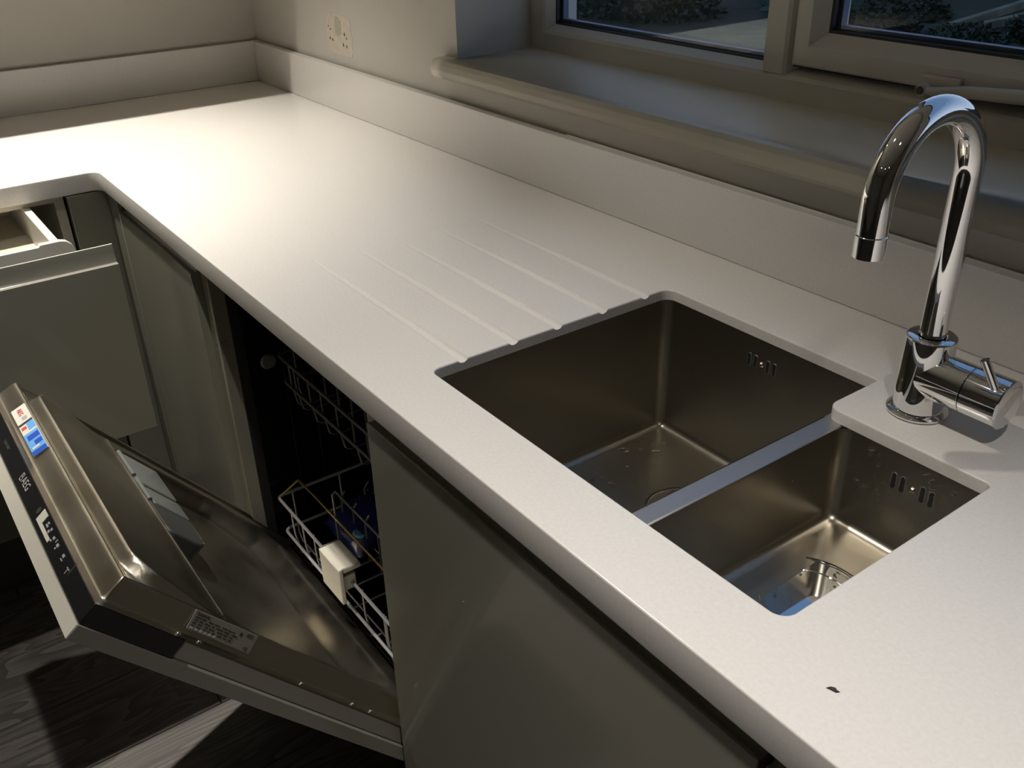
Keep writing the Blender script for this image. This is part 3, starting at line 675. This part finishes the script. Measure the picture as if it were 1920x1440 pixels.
# prints on the control strip (plane s = 0, x to the right, up = inward)
def MS(x, t):  # text matrix on the top edge
    return Matrix(((1, 0, 0, x), (0, nv.y, -dv.y, (TT + nv * t - dv * 0.0001).y), (0, nv.z, -dv.z, (TT + nv * t - dv * 0.0001).z), (0, 0, 0, 1)))
text('lettering', 'FAVORIT', 0.0065, M_printd, cp, MS(1.266, 0.0145), sx=1.15)
text('lettering', 'AEG', 0.0155, M_print, cp, MS(1.3835, 0.0148), sx=1.0)
bm = bm_new()
def sbox(x0, x1, t0, t1, h=0.0003): box(bm, x0, x1, -h, 0.0004, t0, t1)
for (a, b_) in ((0, 0.0009), (0.0067, 0.0076)):
    sbox(1.3735 + a, 1.3735 + b_, 0.0096, 0.0202)
for t_ in (0.0096, 0.0146, 0.0193): sbox(1.3735, 1.3811, t_, t_ + 0.0009)
sbox(1.3768, 1.3777, 0.0146, 0.0202)
obj('logo', bm, M_print, cp, xf=dxf)
bm = bm_new(); sbox(1.4795, 1.4975, 0.0072, 0.0235); obj('display_film', bm, M_holder, cp, xf=dxf)
bm = bm_new(); sbox(1.4975, 1.537, 0.0072, 0.0120); obj('display_film', bm, M_holder, cp, xf=dxf)
bm = bm_new(); lathe(bm, [(0.0046, -0.0003), (0.0046, 0.0004)], (0, 0, 0), 20)
for v in bm.verts: v.co = Vector((1.4705 + v.co.x, v.co.z, 0.0155 + v.co.y))
obj('power_button', bm, M_dgrey2, cp, xf=dxf)
for (a, t_, w_, h_) in ((1.507, 0.0165, .008, .0022), (1.508, 0.0200, .005, .002), (1.520, 0.0150, .005, .003), (1.523, 0.0195, .0045, .0028), (1.540, 0.0175, .0055, .003), (1.5385, 0.0125, .0035, .002), (1.551, 0.0188, .0018, .0042), (1.557, 0.0175, .006, .0035), (1.558, 0.013, .003, .002), (1.5825, 0.0185, .006, .0032), (1.5835, 0.0138, .0065, .0012), (1.607, 0.0165, .008, .0010), (1.6105, 0.0135, .0011, .0075)):
    bm = bm_new(); sbox(a, a + w_, t_ - h_ / 2, t_ + h_ / 2); obj('icon', bm, M_print, cp, xf=dxf)
text('lettering', 'OPTION', 0.0055, M_printd, cp, MS(1.622, 0.0175) @ Matrix.Rotation(-pi / 2, 4, 'Z') @ Matrix.Translation((-0.012, -0.004, 0)), sx=0.8)

# energy sticker on the flange of the liner
def tang(x, s): return liner(x, s)
def decal(x0, x1, s0, s1, lift, h=0.0003, nx=6, ns=6):
    b = bm_new(); g = [[b.verts.new((x0 + (x1 - x0) * i_ / nx, s0 + (s1 - s0) * j_ / ns, liner(x0 + (x1 - x0) * i_ / nx, s0 + (s1 - s0) * j_ / ns) + lift)) for i_ in range(nx + 1)] for j_ in range(ns + 1)]
    for a, c_ in zip(g[:-1], g[1:]):
        for k in range(nx): b.faces.new((a[k], a[k + 1], c_[k + 1], c_[k]))
    r_ = bmesh.ops.extrude_face_region(b, geom=list(b.faces)); 
    for e_ in r_['geom']:
        if isinstance(e_, bmesh.types.BMVert): e_.co.z -= h
    return b
def wall_top(x0, x1, t0, t1, lift=0.0):   # thin decal on the steep wall below the top edge
    bm = bm_new(); s_ = lambda t: 0.0095 + (t - 0.030) / 0.030 * 0.0085 - 0.0026 - lift
    a = [(x0, s_(t0), t0), (x1, s_(t0), t0), (x1, s_(t1), t1), (x0, s_(t1), t1)]
    ring_loft(bm, [[(p[0], p[1] + 0.0014, p[2]) for p in a], a], cap0=True, cap1=True); return bm
def wall_side(s0, s1, t0, t1, lift=0.0):
    bm = bm_new(); x_ = lambda t: LX1 - 0.0095 - (t - 0.030) / 0.030 * 0.0085 + 0.0026 + lift
    a = [(x_(t0), s0, t0), (x_(t0), s1, t0), (x_(t1), s1, t1), (x_(t1), s0, t1)]
    ring_loft(bm, [[(p[0] - 0.0014, p[1], p[2]) for p in a], a], cap0=True, cap1=True); return bm
SX_ = 1.200
stk = obj('energy_sticker', wall_top(SX_, SX_ + 0.148, 0.0365, 0.0575), M_paper, dw, xf=dxf, label='white and blue sticker on the steel door edge')
for (a_, b_, c_, d_, m_, l_) in ((0.050, 0.056, .0368, .0573, M_ink, .0003), (0.056, 0.078, .047, .0573, M_lblue, .0003), (0.062, 0.070, .0385, .0455, M_red, .0004), (0.084, 0.148, .0368, .0573, M_lblue, .0003),
        (0.092, 0.106, .040, .0565, M_blue, .0006), (0.112, 0.124, .046, .0565, M_blue, .0006), (0.136, 0.1475, .0370, .0571, M_blue, .0006), (0.127, 0.132, .040, .050, M_paper, .0008), (0.034, 0.044, .045, .0525, M_print, .0003)):
    obj('print', wall_top(SX_ + a_, SX_ + b_, c_, d_, l_), m_, stk, xf=dxf)
def MT(x, t):
    s_ = 0.0095 + (t - 0.030) / 0.030 * 0.0085 - 0.0031
    p0 = D(x, s_, t); ax = Vector((1, 0, 0)); ay = (D(x, s_ + 0.0085 / 30, t + 0.001) - p0).normalized(); az = ax.cross(ay)
    return Matrix(((ax.x, ay.x, az.x, p0.x), (ax.y, ay.y, az.y, p0.y), (ax.z, ay.z, az.z, p0.z), (0, 0, 0, 1)))
text('lettering', 'AEG', 0.0105, M_red, stk, MT(SX_ + 0.008, 0.047), sx=1.05)
lb = obj('data_plate', wall_side(0.124, 0.226, 0.0365, 0.0590), M_label, dw, xf=dxf, label='pale printed data plate on the steel side of the open door')
def ML(s_, t):
    x_ = LX1 - 0.0095 - (t - 0.030) / 0.030 * 0.0085 + 0.0030
    p0 = D(x_, s_, t); ax = dv.copy(); ay = (D(x_ - 0.0085 / 30, s_, t + 0.001) - p0).normalized(); az = ax.cross(ay)
    return Matrix(((ax.x, ay.x, az.x, p0.x), (ax.y, ay.y, az.y, p0.y), (ax.z, ay.z, az.z, p0.z), (0, 0, 0, 1)))
text('lettering', 'F24200VI0', 0.0046, M_ink, lb, ML(0.127, 0.0560))
for k in range(4):
    sj = 0.127
    while sj < 0.190:
        l_ = random.uniform(0.004, 0.010)
        text('lettering', ''.join(random.choice('IlHN0E') for _ in range(int(l_ / 0.0013) + 1)), 0.0024, M_ink, lb, ML(sj, 0.0520 - k * 0.0034))
        sj += l_ + 0.003
text('lettering', 'AEG', 0.0058, M_ink, lb, ML(0.2085, 0.0555))
text('lettering', 'CE', 0.0055, M_ink, lb, ML(0.2130, 0.0400))
obj('print', wall_side(0.1985, 0.2025, 0.0515, 0.0555, 0.0004), M_ink, lb, xf=dxf)
for k in range(6): obj('print', wall_side(0.128 + k * 0.007, 0.1325 + k * 0.007, 0.0380, 0.0405, 0.0004), M_print, lb, xf=dxf)
# plastic film edges on the steel band and door screws
for (s_, t_) in ((0.118, 0.0285), (0.150, 0.0285), (0.330, 0.0285), (0.435, 0.0285), (0.475, 0.0285)):
    bm = bm_new(); lathe(bm, [(0.0, 0.0022), (0.0015, 0.0020), (0.003, 0.0005), (0.003, -0.001)], (0, 0, 0), 14)
    for v in bm.verts: v.co = Vector((DX1 - 0.0065 + v.co.x, s_ + v.co.y, t_ + 0.0010 + v.co.z))
    obj('screw', bm, M_chrome, dw, smooth=True, xf=dxf)
# crumpled clear film corner hanging at the far end of the flange
# tub
TX0, TX1, TYF, TYB, TZ0, TZ1 = 1.128, 1.676, -0.535, -0.04, -0.72, -0.050
bm = bm_new()
for a in ((TX0 - 0.02, TX0, TYF, TYB, TZ0, TZ1), (TX1, TX1 + 0.02, TYF, TYB, TZ0, TZ1), (TX0 - 0.02, TX1 + 0.02, TYB, TYB + 0.02, TZ0, TZ1), (TX0 - 0.02, TX1 + 0.02, TYF, TYB + 0.02, TZ0 - 0.02, TZ0), (TX0 - 0.02, TX1 + 0.02, TYF, TYB + 0.02, TZ1, TZ1 + 0.008)): box(bm, *a)
for k in range(3):
    yk = -0.47 + k * 0.05; tube(bm, [(TX0, yk, TZ1 - 0.03), (TX0, yk, TZ0 + 0.1)], 0.0025, 6)
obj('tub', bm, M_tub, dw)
M_flange = mat('bright_tub_flange', (0.42, 0.40, 0.33), 0.35, 0.6, rnoise=0.1, nscale=12)
for fa, fb_ in ((1.101, 1.128), (1.676, 1.7)):
    bm = bm_new(); box(bm, fa, fb_, -0.578, -0.5355, -0.79, -0.042); obj('frame_post', bm, M_flange, dw, bevel=0.003)
bm = bm_new(); box(bm, 1.128, 1.132, -0.553, -0.5355, -0.74, -0.05); box(bm, 1.128, 1.676, -0.560, -0.535, -0.745, -0.72); box(bm, 1.128, 1.676, -0.553, -0.535, -0.055, -0.042)
obj('door_seal', bm, M_blackm, dw)
bm = bm_new(); lathe(bm, [(0.0, 0.0), (0.012, 0.0), (0.015, -0.003)], (0, 0, 0), 20)
for v in bm.verts: v.co = Vector((TX0 + 0.012 + v.co.z, -0.50 + v.co.x, -0.245 + v.co.y))
obj('basket_roller', bm, M_dgrey, dw, smooth=True)
# baskets
def basket(name, x0, x1, y0, y1, zs, zb, m, r, ups, label=None):
    bm = bm_new()
    for j_, z in enumerate(zs):
        g = 0.012 * j_
        lp_ = fillet([(x0 + g, y0), (x1 - g, y0), (x1 - g, y1), (x0 + g, y1)], [0.012] * 4, 4)
        tube(bm, [(a, b_, z) for a, b_ in lp_], r, 8, closed=True)
    for xx in ups:
        tube(bm, [(xx, y0 + 0.002, zs[0] + 0.002), (xx, y0 + 0.003, (zs[0] + zb) / 2), (xx, y0 + 0.010, zb + 0.006), (xx, y0 + 0.018, zb), (xx, y1 - 0.018, zb), (xx, y1 - 0.003, zb + 0.01), (xx, y1, zs[0])], r * 0.62, 6)
    for k in range(5):
        yy = y0 + 0.03 + (y1 - y0 - 0.06) * k / 4
        tube(bm, [(x0, yy, zs[0]), (x0 + 0.003, yy, zb + 0.012), (x0 + 0.015, yy, zb), (x1 - 0.015, yy, zb), (x1 - 0.003, yy, zb + 0.012), (x1, yy, zs[0])], r * 0.62, 6)
    return obj(name, bm, m, dw, smooth=True, ang=60, label=label)
ups = [1.225, 1.245, 1.300, 1.345, 1.40, 1.455, 1.50, 1.56, 1.61]
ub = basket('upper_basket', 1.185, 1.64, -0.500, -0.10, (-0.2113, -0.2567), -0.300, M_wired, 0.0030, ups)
bm = bm_new()
for r_ in range(6):
    for k in range(8):
        a = 1.23 + k * 0.05; yy = -0.44 + r_ * 0.055; tube(bm, [(a, yy, -0.298), (a, yy, -0.215), (a + 0.006, yy + 0.01, -0.205)], 0.0018, 5)
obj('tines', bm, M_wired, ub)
lbk = basket('lower_basket', 1.150, 1.655, -0.530, -0.08, (-0.517, -0.586), -0.625, M_wire, 0.0030, [1.205, 1.252, 1.30, 1.345, 1.395, 1.48, 1.552, 1.558, 1.62])
bm = bm_new(); tube(bm, [(1.19, -0.500, -0.470), (1.25, -0.500, -0.466), (1.4, -0.498, -0.470), (1.64, -0.496, -0.474)], 0.0022, 8)
tube(bm, [(1.19, -0.500, -0.470), (1.155, -0.530, -0.517)], 0.0022, 8)
obj('top_wire', bm, M_gold, lbk, smooth=True)
bm = bm_new()
tube(bm, [(1.27, -0.47, -0.60), (1.27, -0.47, -0.47), (1.285, -0.47, -0.455), (1.54, -0.47, -0.455), (1.56, -0.475, -0.475), (1.56, -0.49, -0.60)], 0.0024, 8)
for r_ in range(7):
    for k in range(9):
        a = 1.21 + k * 0.048; yy = -0.43 + r_ * 0.05; tube(bm, [(a, yy, -0.62), (a, yy, -0.53), (a + 0.004, yy + 0.008, -0.515)], 0.002, 5)
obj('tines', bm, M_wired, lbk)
bm = bm_new(); box(bm, 1.388, 1.462, -0.556, -0.548, -0.546, -0.474); box(bm, 1.388, 1.462, -0.548, -0.516, -0.484, -0.474); box(bm, 1.400, 1.450, -0.548, -0.522, -0.530, -0.500)
obj('basket_handle', bm, M_holder, lbk, bevel=0.002, label='cream plastic grip on the front wire')
# spray arm
bm = bm_new(); tube(bm, [(1.25, -0.2, -0.655), (1.4, -0.3, -0.655), (1.55, -0.4, -0.655)], [0.012, 0.02, 0.012], 10); lathe(bm, [(0.02, -0.06), (0.03, 0), (0.02, 0.012), (0, 0.014)], (1.4, -0.3, -0.66), 20)
obj('spray_arm', bm, M_dgrey2, dw, smooth=True)
# blue packet in the lower basket
pk = thing('detergent_packet', (1.25, -0.41, -0.60), 'crumpled navy detergent packet with a red spot in the lower dishwasher basket', 'packet')
bm = bm_new(); n = 14; g = []
for side in (1, -1):
    rows = []
    for j_ in range(n + 1):
        rows.append([])
        for i_ in range(n + 1):
            u, w = i_ / n * 2 - 1, j_ / n * 2 - 1; th_ = 0.022 * (max(0, (1 - u ** 4) * (1 - w ** 4))) ** 0.5
            th_ += random.uniform(-0.0015, 0.0015) * (th_ > 0.004)
            rows[-1].append(bm.verts.new((1.25 + u * 0.07, -0.41 + w * 0.05, -0.575 + w * 0.018 + side * th_)))
    for a, b_ in zip(rows[:-1], rows[1:]):
        for k in range(n): bm.faces.new((a[k], a[k + 1], b_[k + 1], b_[k]))
obj('pouch', bm, M_navy, pk, smooth=True, ang=80)
for (a, b_, r_, m_) in ((1.215, -0.385, 0.013, M_red), (1.285, -0.430, 0.017, M_teal)):
    bm = bm_new(); lathe(bm, [(r_, 0), (r_ * .8, 0.003), (0, 0.004)], (a, b_, -0.552 if m_ == M_red else -0.566), 16); obj('print', bm, m_, pk, smooth=True)

# ================================================================ small things
bm = bm_new()
pts = [(0.0, 0.0), (0.004, 0.001), (0.0055, 0.004), (0.0035, 0.0032), (0.001, 0.0048), (-0.0022, 0.0024), (-0.0035, -0.001)]
ring_loft(bm, [[(2.3275 + a, -0.5505 + b_, 0.0001) for a, b_ in pts], [(2.3275 + a * .7, -0.5505 + b_ * .7, 0.0014) for a, b_ in pts]], cap0=True, cap1=True)
tag(obj('crumb', bm, M_ink), 'tiny dark crumb lying on the white worktop near the front edge', 'crumb')

# ceiling downlights (fittings of the lamps that light the room)
where = ['above the left worktop leg', 'above the open dishwasher', 'above the sink and tap', 'near the right wall', 'behind the photographer', 'in the middle of the room']
for (lx, ly, pw, colr), wh in zip(LAMPS, where):
    t = thing('ceiling_downlight', (lx, ly, CEIL), 'small round white ceiling downlight ' + wh, 'light', 'ceiling downlights')
    bm = bm_new(); lathe(bm, [(0.027, -0.001), (0.029, -0.006), (0.040, -0.006), (0.042, -0.001)], (lx, ly, CEIL), 32); obj('bezel', bm, M_ceil, t, smooth=True)
    bm = bm_new(); lathe(bm, [(0.0, -0.0018), (0.026, -0.0018)], (lx, ly, CEIL), 24); obj('lens', bm, M_led, t)

# ================================================================ garden outside
GZ = -0.95
def noisemat(name, c0, c1, sc, rough=0.9):
    m = mat(name, c0, rough); nt = m.node_tree; b = nt.nodes['Principled BSDF']
    tcn = nt.nodes.new('ShaderNodeTexCoord'); nz = nt.nodes.new('ShaderNodeTexNoise'); nz.inputs['Scale'].default_value = sc; nz.inputs['Detail'].default_value = 6
    nt.links.new(tcn.outputs['Object'], nz.inputs['Vector']); r = nt.nodes.new('ShaderNodeValToRGB'); r.color_ramp.elements[0].position = 0.35; r.color_ramp.elements[1].position = 0.65
    r.color_ramp.elements[0].color = (*c0, 1); r.color_ramp.elements[1].color = (*c1, 1); nt.links.new(nz.outputs['Fac'], r.inputs[0]); nt.links.new(r.outputs[0], b.inputs['Base Color']); return m
M_grass = noisemat('lawn', (0.02, 0.026, 0.012), (0.04, 0.045, 0.022), 8)
M_path = noisemat('gravel_path', (0.13, 0.11, 0.06), (0.19, 0.16, 0.09), 5)
M_leafd = noisemat('dark_leaf', (0.008, 0.018, 0.008), (0.024, 0.040, 0.018), 3, 0.6)
M_leafl = noisemat('bright_leaf', (0.03, 0.07, 0.035), (0.05, 0.10, 0.05), 3, 0.5)
M_timber = noisemat('garden_timber', (0.16, 0.15, 0.10), (0.24, 0.22, 0.15), 6)
bm = bm_new(); box(bm, -14, 8, 0.31, 22, GZ - 0.1, GZ); struct('ground', bm, M_grass)
bm = bm_new()
pts = [(-4.0, 5.35), (-1.9, 4.0), (-1.4, 4.9), (-2.75, 6.45), (-3.6, 7.0), (-4.05, 7.0)]
ring_loft(bm, [[(a, b_, GZ + 0.001) for a, b_ in pts], [(a, b_, GZ + 0.02) for a, b_ in pts]], cap1=True)
tag(obj('garden_path', bm, M_path), 'pale gravel patch seen through the left window pane', 'path')
def shrub(name, c, rad, n, ls, m, label, seed, group=None):
    rnd = random.Random(seed); vs = []; fs = []
    for k in range(n):
        while True:
            u = Vector((rnd.uniform(-1, 1), rnd.uniform(-1, 1), rnd.uniform(-0.2, 1)))
            if u.length < 1 and u.length > 0.45: break
        p = Vector(c) + Vector((u.x * rad[0], u.y * rad[1], u.z * rad[2]))
        a = Vector((rnd.uniform(-1, 1), rnd.uniform(-1, 1), rnd.uniform(-0.6, 0.8))).normalized(); b_ = a.orthogonal().normalized()
        if rnd.random() < .5: b_ = a.cross(b_)
        L = ls * rnd.uniform(0.6, 1.4); w_ = L * 0.24; i0 = len(vs)
        vs += [p, p + a * L * .5 + b_ * w_, p + a * L, p + a * L * .5 - b_ * w_]; fs.append((i0, i0 + 1, i0 + 2, i0 + 3))
    me_ = bpy.data.meshes.new(name); me_.from_pydata([tuple(v) for v in vs], [], fs); me_.materials.append(m)
    o = bpy.data.objects.new(name, me_); COL.objects.link(o); ABS[o.name] = Vector((0, 0, 0))
    root = thing('shrub', (c[0], c[1], GZ), label, 'shrub', group)
    attach(o, root); o['kind'] = 'stuff'
    bm = bm_new(); tube(bm, [(c[0], c[1], GZ - 0.02), (c[0] + 0.02, c[1], GZ + rad[2] * 0.5), (c[0] - 0.05, c[1] + 0.04, GZ + rad[2] * 0.9)], [0.05, 0.04, 0.015], 8); obj('stem', bm, M_timber, root, smooth=True)
shrub('foliage', (-5.35, 6.45, GZ + 0.02), (0.95, 0.75, 1.3), 9000, 0.075, M_leafd, 'dark bushy shrub beyond the left window pane', 1)
shrub('foliage', (-7.3, 7.2, GZ + 0.02), (0.95, 1.2, 1.6), 6000, 0.09, M_leafd, 'dark shrub at the far left beyond the window', 2)
shrub('foliage', (-4.15, 7.72, GZ + 0.02), (0.42, 0.36, 0.62), 700, 0.15, M_leafl, 'lighter long-leaved shrub seen through the left window pane', 3)
shrub('foliage', (-5.3, 9.6, GZ + 0.02), (1.2, 0.9, 1.7), 6000, 0.10, M_leafd, 'dark shrub behind the window mullion', 4)
for k, (sx_, sy_, rr_) in enumerate([(-1.70, 6.55, 0.36), (-1.55, 7.9, 0.50), (-3.25, 8.1, 0.42), (-1.6, 10.2, 0.85), (-2.85, 7.10, 0.36)]):
    shrub('foliage', (sx_, sy_, GZ + 0.02), (rr_, rr_, 0.22 + 0.5 * (sy_ > 9)), 5000, 0.06, M_leafd, ['low dark ivy mound right of the lower timber rail outside', 'dark ivy mound behind, right of both timber rails', 'dark ivy mound left of the upper timber rail', 'tall far shrub at the end of the timber rails', 'small dark ivy mound left of the lower timber rail'][k], 10 + k)
for k, (a, b_, lbl) in enumerate([((-2.207, 6.24, -0.888), (-2.2955, 8.73, -0.888), 'lower pale timber rail lying between the ivy outside'), ((-2.42, 7.50, -0.888), (-2.797, 9.67, -0.888), 'upper pale timber rail lying between the ivy outside')]):
    a, b_ = Vector(a), Vector(b_); bm = bm_new(); box(bm, 0, (b_ - a).length, -0.035, 0.035, -0.06, 0.02)
    ax = (b_ - a).normalized(); ay = Vector((0, 0, 1)).cross(ax).normalized(); az = ax.cross(ay)
    obj_ = obj('timber_rail', bm, M_timber, xf=lambda co: a + ax * co.x + ay * co.y + az * co.z, bevel=0.006); tag(obj_, lbl, 'rail')
    root = None
bm = bm_new(); box(bm, -14, 8, 13.0, 13.1, GZ, GZ + 2.0); tag(obj('garden_fence', bm, M_leafd), 'dark garden fence at the far end of the garden', 'fence')
